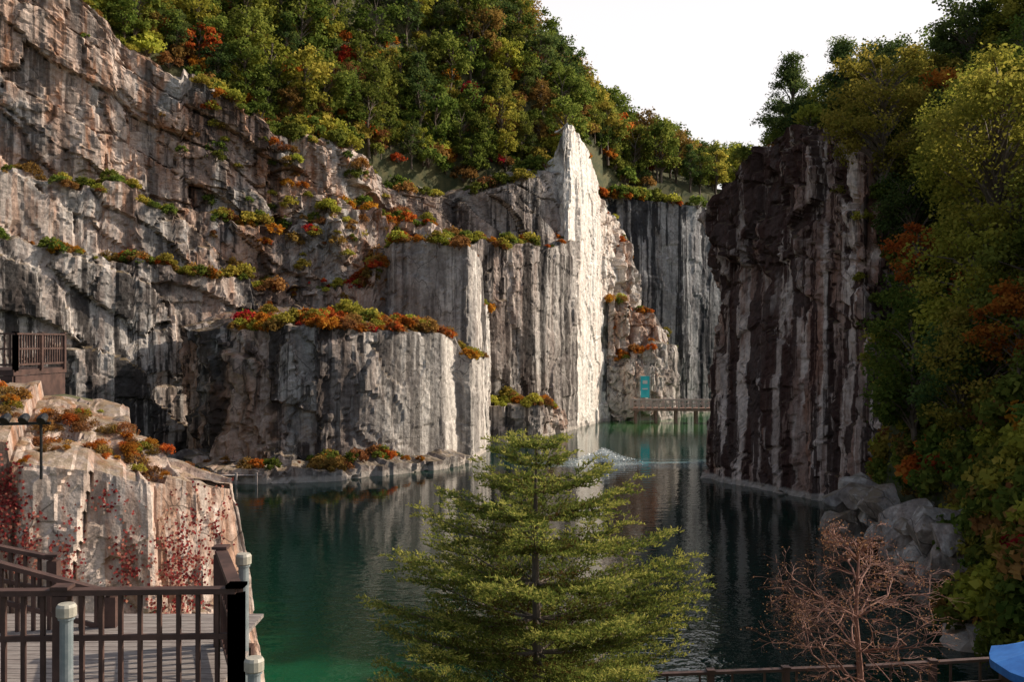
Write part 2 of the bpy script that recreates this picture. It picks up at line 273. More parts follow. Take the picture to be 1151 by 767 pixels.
# ------------------------------------------------------------ terrain
POLY=np.array([(-6,20.5),(14,21),(17,30),(19.5,40),(21.5,50),(23,60),(25.5,66),(28,71),(23,84),(24,92),(30,96),(45,101),(80,108),(98,130),(98,185),(80,197),(58,192),(35,175),(19,164),(12,155),(8,142),(3,139),(-9,131),(-17,123),(-22,117.5),(-30,112),(-42,105),(-52,99),(-70,91),(-66,76),(-48,60),(-28,42),(-13,35),(-10.5,28),(-12,22)],float)  # unseen bay at right shaped open so sun reaches the pinnacle
def inpoly(x,y,P=POLY):
    r=np.zeros(np.shape(x),bool);n=len(P)
    for i in range(n):
        x1,y1=P[i];x2,y2=P[(i+1)%n]
        c=((y1>y)!=(y2>y))
        xi=(x2-x1)*(y-y1)/(y2-y1+1e-12)+x1
        r^=c&(x<xi)
    return r
CP=np.array([(0,-40,10.4),(40,-30,11),(-40,-30,11),(0,0,10.3),(-3,4,9.5),(3,4,9.5),(0,9,7),(0,14,5),(0,20,4.5),(8,18,4.8),(14,19,5),(-6,18,3.5),(-10,17,3.5),(-14,17,4.5),(-20,16,6),(-8,12,5),(-14,12,6),(-22,26,10),(-14,28,10.0),(-18,33,10),(25,20,9),(40,20,14),(19,31,4),(24,38,8),(24,48,6),(26,56,6),(32,50,15),(34,60,19),(40,45,20),(55,50,28),(29,69,19),(30,76,25.5),(25.5,86,26),(29,94,27),(36,85,31),(45,80,34),(60,92,36),(50,99,28),(80,104,30),(101,150,30),
(-30,38,12),(-50,56,15),(-70,74,30),(-74,90,58),(-57,99.5,54),(-46,105,48),(-37,109,42.5),(-30,114,38),(-22,119,37),(-16,125,35),(-8,133,34),(3,141,38),(10,148,39),(18,166,39),(35,178,39),(58,195,39),(80,200,38),
(-60,120,76),(-42,125,66),(-25,135,62),(-10,145,60),(2,152,60),(9,158,51),(16,170,46),(32,184,43),(-20,165,74),(-60,170,90),(5,190,56),(30,210,46),(70,220,44),(0,260,38),(100,260,38),(-100,100,80),(-110,40,30),(110,60,40),(120,10,25)],float)
DD=np.linalg.norm(CP[:,None,:2]-CP[None,:,:2],axis=2)
n_=len(CP);A_=np.zeros((n_+1,n_+1));A_[:n_,:n_]=DD-np.eye(n_)*.6
A_[:n_,n_]=1;A_[n_,:n_]=1
W_=np.linalg.solve(A_,np.r_[CP[:,2],0])
def HT(x,y):
    x=np.asarray(x,float);y=np.asarray(y,float);sh=x.shape;x=x.ravel();y=y.ravel()
    h=np.full(x.shape,W_[-1])
    for i in range(n_): h+=W_[i]*np.hypot(x-CP[i,0],y-CP[i,1])
    far=np.clip((np.hypot(x,y-90)-170)/200,0,1);far=far*far*(3-2*far)
    h=h*(1-far)+10*far+fbm(x*.15,y*.15,x*0,5)*1.2*np.clip(y/40,0,1)
    return h.reshape(sh)
def axis(lo,hi,st,far):
    a=np.arange(lo,hi+.01,st);k=[];c=st
    p=hi
    while p<far: c*=1.35;p+=c;k.append(p)
    k2=[];c=st;p=lo
    while p>-far: c*=1.35;p-=c;k2.append(p)
    return np.array(k2[::-1]+list(a)+k)
gx=axis(-110,110,1.4,3500);gy=axis(-15,230,1.4,3500)
GX,GY=np.meshgrid(gx,gy);GZ=HT(GX,GY);GZ=np.maximum(GZ,2.5);ins=inpoly(GX,GY);GZ=np.where(ins,-4,GZ)
i=np.arange(len(gy)-1)[:,None]*len(gx);j=np.arange(len(gx)-1)[None]
F=np.stack([i+j,i+j+1,i+len(gx)+j+1,i+len(gx)+j],-1).reshape(-1,4)
M_ground=simple('forest_floor',(.035,.045,.015),(.10,.09,.035),.8,.95,0,.8)
mesh_np('ground',np.stack([GX,GY,GZ],-1).reshape(-1,3),F,[M_ground],smooth=True)
# ------------------------------------------------------------ water
m,nt,o=newmat('lake_water');L=nt.links.new
p=N(nt,'ShaderNodeBsdfPrincipled');p.inputs['Roughness'].default_value=.02;p.inputs['IOR'].default_value=1.42
P=N(nt,'ShaderNodeNewGeometry').outputs['Position']
wc=mixc(nt,ramp(nt,noise(nt,P,.05,3),.4,.6),(.003,.021,.016),(.004,.032,.022))
sx=N(nt,'ShaderNodeSeparateXYZ');L(P,sx.inputs[0])
near_=mth(nt,'MULTIPLY',mth(nt,'SUBTRACT',1.,ramp(nt,sx.outputs[1],30,80)),mth(nt,'SUBTRACT',1.,ramp(nt,sx.outputs[0],-12,8)))
wc=mixc(nt,near_,wc,(.005,.085,.036))
cove=mth(nt,'MULTIPLY',ramp(nt,sx.outputs[1],118,140),ramp(nt,sx.outputs[0],10,16));wc=mixc(nt,cove,wc,(.03,.10,.03))
sv=N(nt,'ShaderNodeVectorMath',operation='MULTIPLY');L(P,sv.inputs[0]);sv.inputs[1].default_value=(.33,1,1)
vm2=N(nt,'ShaderNodeVectorMath',operation='DISTANCE');L(sv.outputs[0],vm2.inputs[0]);vm2.inputs[1].default_value=(13*.33,95.5,0)
vm=N(nt,'ShaderNodeVectorMath',operation='DISTANCE');L(P,vm.inputs[0]);vm.inputs[1].default_value=(8.9,95,0)
dist=vm.outputs['Value'];ring=mth(nt,'SINE',mth(nt,'MULTIPLY',dist,5.0));att=mth(nt,'SUBTRACT',1.,ramp(nt,dist,1,15))
ring=mth(nt,'MULTIPLY',ring,mth(nt,'MULTIPLY',att,.14))
foam=mth(nt,'SUBTRACT',1.,ramp(nt,dist,1.5,4.5));
patch=mth(nt,'MULTIPLY',mth(nt,'SUBTRACT',1.,ramp(nt,vm2.outputs['Value'],1.5,5)),ramp(nt,noise(nt,mapped(nt,P,(.35,1,1)),.7,5),.38,.6))
wc=mixc(nt,mth(nt,'MULTIPLY',patch,.65),wc,(.25,.42,.48));wc=mixc(nt,mth(nt,'MULTIPLY',foam,.7),wc,(.6,.68,.7))
L(wc,p.inputs['Base Color'])
n1=noise(nt,mapped(nt,P,(1,1.5,1)),1.0,3,.5);n2=noise(nt,P,4.,2,.5)
wind=ramp(nt,noise(nt,mapped(nt,P,(.6,1.,1),(3,3,0)),.07,2),.38,.62)
nearw=mth(nt,'SUBTRACT',1.,ramp(nt,sx.outputs[1],36,62))
hh=mth(nt,'ADD',mth(nt,'MULTIPLY',n1,1.),mth(nt,'MULTIPLY',n2,.22))
hh=mth(nt,'ADD',mth(nt,'MULTIPLY',hh,mth(nt,'ADD',mth(nt,'ADD',mth(nt,'MULTIPLY',wind,.45),.25),nearw)),ring)
b=N(nt,'ShaderNodeBump');b.inputs['Strength'].default_value=1;b.inputs['Distance'].default_value=.032;L(hh,b.inputs['Height']);L(b.outputs[0],p.inputs['Normal'])
L(p.outputs[0],o.inputs[0])
mesh_np('lake_water',[(-72,20.8,0),(100,20.8,0),(100,200,0),(-72,200,0)],[[0,1,2,3]],[m])
# ------------------------------------------------------------ plants
def tree_geo(seed,h,cr,leaf,ncl,nlf,kind='b'):
    rs=np.random.RandomState(seed);g=Geo()
    tp=np.array([(0,0,-.8)]+[(rs.normal()*.05*h*t,rs.normal()*.05*h*t,h*.88*t) for t in np.linspace(.15,1,6)]);tp[:,:2]*=.6
    r0=h*.02;g.tube(tp,np.linspace(r0*1.2,r0*.2,7),7,0)
    cz=h*(.62 if kind=='b' else .66);rz=h*.40
    for c in range(ncl):
        u=unit(1,rs)[0];rr=rs.uniform(.25,1)**.5
        pos=np.array([u[0]*cr*rr,u[1]*cr*rr,cz+u[2]*rz*rr])
        if kind=='p': 
            f=np.clip((h-pos[2])/(h*.6),.15,1);pos[:2]*=f
        rc=cr*rs.uniform(.2,.42)
        th=np.clip(pos[2]/h-.12-rs.uniform(0,.12),.18,.85)
        st=np.array([np.interp(th*h,tp[:,2],tp[:,a]) for a in range(3)])
        mid=(st+pos)/2+np.array([0,0,.04*h])
        g.tube([st,mid,pos],[r0*.4,r0*.22,r0*.07],4,0)
        n=int(nlf*rs.uniform(.5,1.3))
        d=unit(n,rs);q=rs.uniform(0,1,n)**.5
        C=pos+d*q[:,None]*np.array([rc,rc,rc*(.6 if kind=='b' else .3)])+rs.normal(size=(n,3))*leaf*.6
        nn=d*.5+unit(n,rs)*.8+np.array([0,0,.45]);nn/=np.linalg.norm(nn,axis=1)[:,None]
        U=np.cross(nn,unit(n,rs));U/=np.linalg.norm(U,axis=1)[:,None]+1e-6;W=np.cross(nn,U)
        s=leaf*rs.uniform(.6,1.25,n)[:,None]*.5
        cv=rs.uniform(0,1);var=np.clip(.5*cv+.5*rs.uniform(0,1,n)+.15*(d[:,2]*q),0,1)
        if kind=='p': g.quads(C,U*s*.5,W*s*1.6,1,var)
        else: g.quads(C,U*s,W*s*1.25,1,var)
    return g
def bush_geo(seed,r,leaf,ncl,nlf):
    rs=np.random.RandomState(seed);g=Geo()
    for c in range(ncl):
        u=unit(1,rs)[0];pos=np.array([u[0]*r*.7,u[1]*r*.7,abs(u[2])*r*.6+r*.15]);rc=r*rs.uniform(.25,.45)
        g.tube([(0,0,-.2),pos*np.array([.5,.5,.6]),pos],[r*.03,r*.02,r*.008],4,0)
        n=int(nlf*rs.uniform(.6,1.3));d=unit(n,rs);q=rs.uniform(0,1,n)**.45
        C=pos+d*q[:,None]*rc*np.array([1,1,.8]);nn=d*.4+unit(n,rs)*.8+np.array([0,0,.4]);nn/=np.linalg.norm(nn,axis=1)[:,None]
        U=np.cross(nn,unit(n,rs));U/=np.linalg.norm(U,axis=1)[:,None]+1e-6;W=np.cross(nn,U);s=leaf*rs.uniform(.6,1.2,n)[:,None]*.5
        g.quads(C,U*s,W*s*1.2,1,np.clip(.5*rs.uniform()+.5*rs.uniform(0,1,n),0,1))
    return g
def scatter(name,coll,P,rz,sc,ix):
    me=bpy.data.meshes.new(name);me.vertices.add(len(P));me.vertices.foreach_set('co',np.asarray(P,dtype=np.float32).ravel())
    for an,ty,v in(('rz','FLOAT',rz),('sc','FLOAT',sc),('ix','INT',ix)):
        a=me.attributes.new(an,ty,'POINT');a.data.foreach_set('value',np.asarray(v,dtype=np.int32 if ty=='INT' else np.float32))
    ob=bpy.data.objects.new(name,me);scene.collection.objects.link(ob)
    ng=bpy.data.node_groups.new(name+'_nodes','GeometryNodeTree')
    ng.interface.new_socket('Geometry',in_out='INPUT',socket_type='NodeSocketGeometry');ng.interface.new_socket('Geometry',in_out='OUTPUT',socket_type='NodeSocketGeometry')
    gi=ng.nodes.new('NodeGroupInput');go=ng.nodes.new('NodeGroupOutput');ip=ng.nodes.new('GeometryNodeInstanceOnPoints');ci=ng.nodes.new('GeometryNodeCollectionInfo')
    ci.inputs['Collection'].default_value=coll;ci.inputs['Separate Children'].default_value=True;ci.inputs['Reset Children'].default_value=True
    def na(n,t): 
        q=ng.nodes.new('GeometryNodeInputNamedAttribute');q.data_type=t;q.inputs['Name'].default_value=n
        return [s for s in q.outputs if s.enabled and s.name=='Attribute'][0]
    cx=ng.nodes.new('ShaderNodeCombineXYZ');L=ng.links.new
    L(na('rz','FLOAT'),cx.inputs[2]);L(gi.outputs[0],ip.inputs['Points']);L(ci.outputs[0],ip.inputs['Instance']);ip.inputs['Pick Instance'].default_value=True
    L(na('ix','INT'),ip.inputs['Instance Index']);L(cx.outputs[0],ip.inputs['Rotation']);L(na('sc','FLOAT'),ip.inputs['Scale']);L(ip.outputs[0],go.inputs[0])
    md=ob.modifiers.new('scatter','NODES');md.node_group=ng
    return ob
def protos(name,lst):
    c=bpy.data.collections.new(name)
    for k,(g,mt) in enumerate(lst): g.obj('%s_%02d'%(name,k),[M_bark,mt],coll=c)
    return c
far=protos('far_tree',[(tree_geo(1,9,3.0,.34,32,62),M_green),(tree_geo(2,10,3.2,.34,34,62),M_green),(tree_geo(3,9,2.8,.34,28,62),M_yel),(tree_geo(4,8,2.6,.34,26,62),M_ora),(tree_geo(5,10.5,2.8,.36,32,66,'p'),M_dgreen),(tree_geo(6,10,3.0,.34,34,60),M_dgreen),(tree_geo(7,7,2.4,.32,24,60),M_red),(tree_geo(8,9.5,3.1,.34,30,62),M_rust)])
near=protos('hill_tree',[(tree_geo(11,9.5,3.2,.22,46,120),M_green),(tree_geo(12,10.5,3.2,.22,48,120),M_dgreen),(tree_geo(13,9,3.0,.22,44,110),M_yel),(tree_geo(14,10.5,3.0,.24,44,120,'p'),M_dgreen),(tree_geo(15,7,2.6,.22,34,100),M_ora)])
bush=protos('bush',[(bush_geo(21,.9,.17,14,44),M_ora),(bush_geo(22,.9,.17,14,44),M_red),(bush_geo(23,1.0,.17,14,44),M_green),(bush_geo(24,1.0,.17,14,44),M_yel),(bush_geo(25,.9,.17,13,44),M_rust)])
def place(n,reg,mind,wts,name,coll,scr=(.8,1.25),flt=None,seed=0,zoff=-.3):
    rs=np.random.RandomState(seed);out=[];x0,x1,y0,y1=reg;tries=0
    while len(out)<n and tries<n*30:
        tries+=1;x=rs.uniform(x0,x1);y=rs.uniform(y0,y1)
        if inpoly(np.array(x),np.array(y)) or (flt and not flt(x,y)): continue
        if any((x-a)**2+(y-b)**2<mind**2 for a,b in out): continue
        out.append((x,y))
    o=np.array(out);z=HT(o[:,0],o[:,1])+zoff;k=len(o)
    return scatter(name,coll,np.c_[o,z],rs.uniform(0,6.28,k),rs.uniform(*scr,k),rs.choice(len(wts),k,p=np.array(wts)/sum(wts)))
def vis(x,y): return abs(x)<.62*y+10
place(620,(-92,26,95,185),2.4,[6,6,5,1.0,3,2.5,.08,1.2],'hillside_forest',far,(.6,1.15),lambda x,y:vis(x,y) and (y>150 or x<8),1)
place(210,(-62,24,98,168),1.7,[4,4,4,1.4,1,1.5,.2,1.4],'cliff_edge_trees',far,(.32,.66),lambda x,y:vis(x,y) and inpoly(np.array(x),np.array(y-11.)) ,7)
place(150,(10,75,158,225),2.6,[5,5,4,.6,2,2,.1,.6],'far_ridge_trees',far,(.75,1.15),lambda x,y:vis(x,y),2)
place(190,(19,62,33,108),2.3,[5,2.6,7,1.6,1],'right_hillside_forest',near,(.6,1.05),lambda x,y:vis(x,y) and not(x<27 and y<46),3)
place(260,(18,62,30,105),1.3,[.9,.35,4,2.5,1.5],'right_hillside_undergrowth',bush,(.9,2.0),lambda x,y:vis(x,y),4,0)
place(560,(-70,24,90,168),1.3,[1.4,.2,4,3,1.8],'hillside_undergrowth',bush,(1.2,2.5),lambda x,y:vis(x,y) and inpoly(np.array(x),np.array(y-15.)),5,0)
BP=[]
rsb=np.random.RandomState(99)
def ledge(key,x0,x1,n,kinds,sc=(.5,1.1),d0=0,d1=.5,dz=-.1,thr=-.03):
    ob,G,nv=RB[key];K=G.shape[0]-nv
    cols=np.where((G[nv-1,:,0]>=x0)&(G[nv-1,:,0]<=x1))[0]
    for _ in range(n):
        c=rsb.choice(cols);r=nv-1+int(rsb.uniform(d0,d1)*K);p=G[min(r,G.shape[0]-1),c]
        v=float(vnoise(np.array(p[0]*.42),np.array(p[1]*.42),np.array(0.),12))
        if v<thr and rsb.uniform()>.14: continue
        k=rsb.uniform(*sc)*(1+.7*max(v,0)) if v>thr else rsb.uniform(*sc)*.55
        BP.append((p[0],p[1],p[2]+dz,rsb.uniform(0,6.28),k,rsb.choice(kinds)))
ledge('T7a',-60,-30,230,[2,2,3,0,4,4,2],(.3,1.2),0,.7)
ledge('T7a',-32,-12,180,[0,0,4,3,1,4,2],(.5,1.5),0,.8)
ledge('T7b',-60,-34,120,[2,2,3,4,4],(.3,1.),0,.6)
ledge('T7b',-34,-2,230,[2,3,0,0,4,4,2],(.5,1.6),0,.9)
ledge('T7c',-60,8,190,[2,2,3,3,2,4],(.8,1.8),0,.9)
ledge('T1',-28,-5.5,260,[0,0,0,1,3,4,4],(.4,1.3),0.02,.55,thr=-.15)
ledge('T1',-30,-8,80,[2,0,3,4,0],(.7,1.5),.4,.9)
ledge('T1',-5.6,-2.7,36,[0,4,3],(.5,1.1),0,.2,thr=-.3)
ledge('T2',-14,-2,140,[0,0,3,4,4],(.4,1.5),0,.7)
ledge('T2b',-5,6,100,[0,0,4,3,3],(.5,1.3),0,.8,thr=-.2)
ledge('T3',-5,9,120,[0,4,2,3],(.5,1.4),0,.7)
ledge('T4',9,17,14,[0,3,3],(.5,1.0),.3,.9)
for k in('T5a','T5b','T5c'): ledge(k,13,27,34,[0,3,4,0,2],(.4,1.3),0,.8)
ledge('T6',13,60,120,[2,3,2,0],(.9,2.),0,.6,thr=-.1)
ledge('RC',16,38,120,[2,2,3,4,2,3],(.7,1.8),0.05,.9)
ledge('SH',-28,-8,120,[4,4,4,0,2],(.4,1.2),.2,1.)
def crack(key,n,x0,x1,kinds,z0,z1,sc=(.3,.7)):
    ob,G,nv=RB[key]
    for _ in range(n*6):
        c=rsb.randint(G.shape[1]);r=rsb.randint(2,nv-1);p=G[r,c]
        if x0<p[0]<x1 and z0<p[2]<z1 and n>0:
            n-=1;BP.append((p[0],p[1],p[2]-.15,rsb.uniform(0,6.28),rsb.uniform(*sc),rsb.choice(kinds)))
crack('T7c',60,-34,-14,[3,2,0,4,3],22,40,(.5,1.4));crack('T7b',55,-33,-8,[3,2,0,4,4,1],15,30,(.4,1.3))
crack('T7a',44,-27,-10,[0,4,2],8,20);crack('T5b',8,14,25,[0,3],2,16);crack('RC',25,24,40,[2,2,3],3,25,(.5,1.2));crack('T7c',14,-60,-34,[2,4],28,50)
B=np.array(BP);scatter('ledge_bushes',bush,B[:,:3],B[:,3],B[:,4],B[:,5].astype(int))
rs=np.random.RandomState(61);BB=[]
for k in range(300):
    y=rs.uniform(30,70);xe=np.interp(y,[21,30,40,50,60,66,71],[14,17,19.5,21.5,23,25.5,28]);u=rs.uniform(0,1)**.8
    if 44<y<60 and u<.4: continue
    BB.append((xe-1.0+u*3.6,y,.3+u*9+rs.normal()*.4,rs.uniform(0,6.28),rs.uniform(1.,2.1),rs.choice(5,p=[.08,.01,.45,.32,.14])))
B=np.array(BB);scatter('bank_shrubs',bush,B[:,:3],B[:,3],B[:,4],B[:,5].astype(int))
def solo(name,seed,h,cr,leaf,ncl,nlf,mat,x,y,z=None,kind='b'):
    ob=tree_geo(seed,h,cr,leaf,ncl,nlf,kind).obj(name,[M_bark,mat]);ob.location=(x,y,HT(np.array(float(x)),np.array(float(y)))-.2 if z is None else z);return ob
solo('yellow_autumn_tree',31,16,4.6,.18,80,230,M_yel,26.5,53,12)
solo('yellow_autumn_tree',32,12,3.8,.18,64,210,M_yel,26.5,70,21)
solo('yellow_autumn_tree',39,12,3.8,.18,64,210,M_yel,29,62,17)
solo('yellow_autumn_tree',47,12,3.6,.18,60,200,M_yel,24.6,51,6.5)
solo('yellow_autumn_tree',48,9,2.8,.16,46,180,M_yel,22.5,46.5,4.5)
solo('broadleaf_tree',33,13,4.2,.18,76,210,M_green,26.5,47,7)
solo('broadleaf_tree',34,12,4,.18,66,210,M_green,25,41,4)
solo('broadleaf_tree',41,11,3.6,.18,66,210,M_green,25,58,4)
solo('orange_maple_tree',35,5,1.9,.16,32,110,M_ora,22.8,44,9.5)
solo('orange_maple_tree',36,5,1.8,.16,32,110,M_ora,24.6,59,14)
solo('pine_tree',37,11,3.4,.2,60,200,M_dgreen,24.5,86,26,'p')
solo('pine_tree',38,10,3.2,.2,60,200,M_dgreen,27,80,26.5,'p')
ob,G,nv=RB['MD'];rs=np.random.RandomState(5);g=Geo()
ff=G[:nv].reshape(-1,3)
for cxn,zc,rx,rz_,n in((-11.3,8.3,.25,.9,700),(-10.7,7.4,.15,.7,180),(-10.0,7.0,.18,.9,230),(-8.9,6.8,.15,.7,180),(-7.9,6.5,.26,1.3,800),(-7.4,7.5,.12,.7,140),(-9.3,8.4,.25,.3,60),(-12.4,7.5,.4,1.0,300)):
    xx=cxn+rs.normal(size=n)*rx;zz=zc+rs.normal(size=n)*rz_*.6
    cand=ff[(abs(ff[:,0]-cxn)<rx*3.5)&(abs(ff[:,2]-zc)<rz_*2)&(ff[:,1]<26)]
    if len(cand)==0: continue
    for a,b_ in zip(xx,zz):
        k=np.argmin((cand[:,0]-a)**2+(cand[:,2]-b_)**2);p=cand[k]+rs.normal(size=3)*.03+np.array([.05,-.08,0])
        d=unit(2,rs);nn=np.array([.5,-.8,.2])+d[0]*.5;nn/=np.linalg.norm(nn);U=np.cross(nn,d[1]);U/=np.linalg.norm(U);W=np.cross(nn,U);s=rs.uniform(.022,.045)
        g.quads(p[None],U[None]*s,W[None]*s,0,rs.uniform())
M_creep=leafmat('creeper_leaf',(.15,.02,.035),(.28,.045,.06),(.38,.14,.11),.3)
g.obj('red_creeper',[M_creep])
BP=[];ledge('MD',-20,-6.2,480,[4,4,0,3,0,4,4],(.10,.40),0,.95,-.03)
B=np.array(BP);sm=protos('small_shrub',[(bush_geo(41,.9,.11,14,60),M_ora),(bush_geo(42,.9,.11,14,60),M_red),(bush_geo(43,.9,.11,14,60),M_green),(bush_geo(44,.9,.11,14,60),M_yel),(bush_geo(45,.9,.11,14,60),M_rust)])
scatter('mound_shrubs',sm,B[:,:3],B[:,3],B[:,4],B[:,5].astype(int))
def boulder_pile(name,specs,seed,mat):
    rs=np.random.RandomState(seed);Vs=[];Fs=[];n0=0
    import bmesh
    bm=bmesh.new();bmesh.ops.create_icosphere(bm,subdivisions=4,radius=1)
    V0=np.array([v.co[:] for v in bm.verts]);Fa=np.array([[v.index for v in f.verts] for f in bm.faces]);bm.free()
    for (cx,cy,cz,r) in specs:
        V=V0.copy();sc=r*rs.uniform(.7,1.2,3)
        for _ in range(22):
            d=unit(1,rs)[0];h=rs.uniform(.45,.78);t=V@d;V=V-np.clip(t-h,0,9)[:,None]*d
        V=V*sc*np.array([1.25,1.25,.95]);V=V*(1+.05*fbm(V[:,0]*3+cx,V[:,1]*3+cy,V[:,2]*3,3)[:,None])+np.array([cx,cy,cz])
        Vs.append(V);Fs.append(Fa+n0);n0+=len(V)
    V=np.concatenate(Vs);F=np.concatenate(Fs)
    return mesh_np(name,V,F,[mat],None,{'stain':np.full(len(V),.4),'warm':np.full(len(V),.3),'white':np.full(len(V),.6)})
rs=np.random.RandomState(77);sp=[]
for t in np.linspace(0,1,50):
    y=68-31*t+rs.normal()*.6;x=np.interp(y,[37,42,49,57,68],[17.6,18.9,20.6,22.0,25])+rs.uniform(-.8,2.2);sp.append((x,y,rs.uniform(-.2,.5)+max(0,x-20)*.6,rs.uniform(.5,1.3)))
for t in range(40): sp.append((rs.uniform(18.8,22.3),rs.uniform(42,58),rs.uniform(.6,3.8),rs.uniform(.7,1.9)))
boulder_pile('shore_boulders',sp,78,M_rock)
# ------------------------------------------------------------ fir tree
rs=np.random.RandomState(12);g=Geo();fx,fy,fz,tz=.35,14.0,4.8,10.62
g.tube([(fx,fy,fz),(fx+.03,fy,7),(fx-.02,fy,9),(fx,fy,tz)],[.11,.08,.045,.008],8,0)
NC=[];NU=[];NW=[];NA=[]
def needles(p,q,var,dens=60):
    L_=np.linalg.norm(q-p);n=max(4,int(L_*dens));t=rs.uniform(0,1,n);ax=(q-p)/L_
    d=unit(n,rs);d-=(d@ax)[:,None]*ax;d[:,2]=d[:,2]*.6+.3;d/=np.linalg.norm(d,axis=1)[:,None]+1e-6
    dr=d*.85+ax*.7;dr/=np.linalg.norm(dr,axis=1)[:,None];ln=rs.uniform(.020,.036,n)[:,None]
    C=p+t[:,None]*(q-p)+dr*ln;U=np.cross(dr,unit(n,rs));U/=np.linalg.norm(U,axis=1)[:,None]+1e-6
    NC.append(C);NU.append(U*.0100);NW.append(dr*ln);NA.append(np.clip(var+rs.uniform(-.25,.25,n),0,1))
z=fz+1.2
while z<tz-.10:
    t=tz-z;Lb=2.8*(min(t,3.4)/3.3)**.74
    nb=9 if t>.7 else 6;ph0=rs.uniform(0,6.28)
    for b_ in range(nb):
        az=ph0+b_*6.283/nb+rs.normal()*.2;Lk=Lb*rs.uniform(.58,1.15);el=.14+.45*math.exp(-t*.9)+rs.normal()*.05
        h=np.array([math.cos(az),math.sin(az),0]);m_=max(4,int(Lk/.15));pts=[]
        for k in range(m_+1):
            u=k/m_;pts.append(np.array([fx,fy,z])+h*Lk*u+np.array([0,0,Lk*(el*u-.24*u+.28*u**2.2)]))
        pts=np.array(pts);g.tube(pts,np.linspace(.006+.009*Lk,.003,m_+1),5,0)
        side=np.cross([0,0,1],h)
        for k in range(1,m_+1):
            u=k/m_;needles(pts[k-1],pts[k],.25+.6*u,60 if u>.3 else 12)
            if u<.10: continue
            for sg in(-1,1):
                l=(.21+.44*Lk*(1-u)**.8*min(1,u*2.6))*rs.uniform(.5,1.15)
                l=min(l,.9);dd=h*.75+side*sg*.68+np.array([0,0,rs.normal()*.10+.12]);dd/=np.linalg.norm(dd)
                e=pts[k]+dd*l
                if l>.25: g.tube([pts[k],e],[.004,.0015],3,0)
                needles(pts[k],e,.25+.5*u+rs.normal()*.08,60)
                ns=max(1,int(l/.085))
                for q_ in range(1,ns+1):
                    w=q_/ns;b0=pts[k]+dd*l*w
                    for s2 in(-1,1):
                        sd=np.cross([0,0,1],dd);d3=dd*.75+sd*s2*.65+np.array([0,0,.12+rs.normal()*.13]);d3/=np.linalg.norm(d3)
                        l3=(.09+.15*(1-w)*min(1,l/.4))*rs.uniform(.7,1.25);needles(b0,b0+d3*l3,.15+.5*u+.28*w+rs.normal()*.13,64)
    z+=(.22+.14*min(t,2.2))*rs.uniform(.85,1.15)
needles(np.array([fx,fy,tz-.35]),np.array([fx,fy,tz+.03]),.8,120)
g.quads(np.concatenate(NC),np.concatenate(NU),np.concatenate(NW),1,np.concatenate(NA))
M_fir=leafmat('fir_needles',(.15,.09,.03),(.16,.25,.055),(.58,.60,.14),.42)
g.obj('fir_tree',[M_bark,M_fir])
# ------------------------------------------------------------ bare reddish tree
rs=np.random.RandomState(33);g=Geo();LC=[]
def grow(p,d,l,r,lv):
    n=3;P_=[p]
    for k in range(n):
        d=d+rs.normal(size=3)*.13;d/=np.linalg.norm(d);P_.append(P_[-1]+d*l/n)
    g.tube(P_,np.linspace(r,r*.66,n+1),5 if r>.01 else 3,0)
    if lv==0:
        LC.append(P_[-1]);return
    for k in range(3 if lv>1 else 4):
        st=P_[rs.randint(1,n+1)] if k else P_[-1]
        nd=d*.85+unit(1,rs)[0]*.75+np.array([0,0,.04]);nd[2]=nd[2]*.5;nd/=np.linalg.norm(nd)
        grow(st,nd,l*rs.uniform(.55,.8),r*.62,lv-1)
bx,by=6.0,17.0
g.tube([(bx,by,4.6),(bx+.05,by,6.2),(bx-.03,by,7.2),(bx+.02,by,8.3)],[.08,.06,.04,.015],7,0)
for zz,nn,ll in((6.0,4,.95),(6.6,5,.95),(7.2,5,.85),(7.8,4,.6),(8.2,4,.4)):
    for k in range(nn):
        az=rs.uniform(0,6.28);d=np.array([math.cos(az),math.sin(az),.35 if zz<7.9 else .8]);d/=np.linalg.norm(d)
        grow(np.array([bx,by,zz]),d,ll,.02,4)
LC=np.array(LC);n=len(LC);C=LC+rs.normal(size=(n,3))*.03;U=unit(n,rs);W=np.cross(U,unit(n,rs));g.quads(C,U*.012,W*.02,1,rs.uniform(0,1,n))
M_twig=simple('red_twig',(.17,.07,.05),(.30,.145,.10),7,.8)
g.obj('bare_maple_tree',[M_twig,leafmat('dead_leaf',(.18,.065,.04),(.34,.13,.08),(.44,.21,.13),.3)])
# ------------------------------------------------------------ near deck
FL=8.7
g=Geo()
y=8.0
while y<11.7:
    g.box((-5.1,y+.068,FL-.02),(4.6 if y<10.4 else 4.2,.13,.04),0);y+=.142
for x in(-7.2,-5.9,-4.6,-3.3): g.box((x,9.85,FL-.14),(.1,3.6,.2),1)
for x in(-7,-5,-3.1):
    for yy in(8.3,11.4): g.box((x,yy,FL-2.0),(.16,.16,3.5),1)
g.obj('wooden_deck',[M_plank,M_wood])
def railing(name,runs,h=1.02,post=.13,gap=.17,bal=.035):
    g=Geo()
    for p,q in runs:
        p=np.array(p,float);q=np.array(q,float);L_=np.linalg.norm(q-p);up=np.array([0,0,1.])
        g.beam(p+up*h,q+up*h,.12,.05);g.beam(p+up*(h-.42),q+up*(h-.42),.045,.05);g.beam(p+up*.14,q+up*.14,.05,.06)
        k=int(L_/gap)
        for a in range(1,k):
            c=p+(q-p)*a/k;g.beam(c+up*.17,c+up*(h-.025),bal,bal*1.3)
        m_=max(1,int(round(L_/1.5)))
        for a in range(m_+1):
            c=p+(q-p)*a/m_;g.box((c[0],c[1],c[2]+h/2-.03),(post,post,h-.0),0)
            g.box((c[0],c[1],c[2]+h+.045),(post+.03,post+.03,.03),0)
    return g.obj(name,[M_wood])
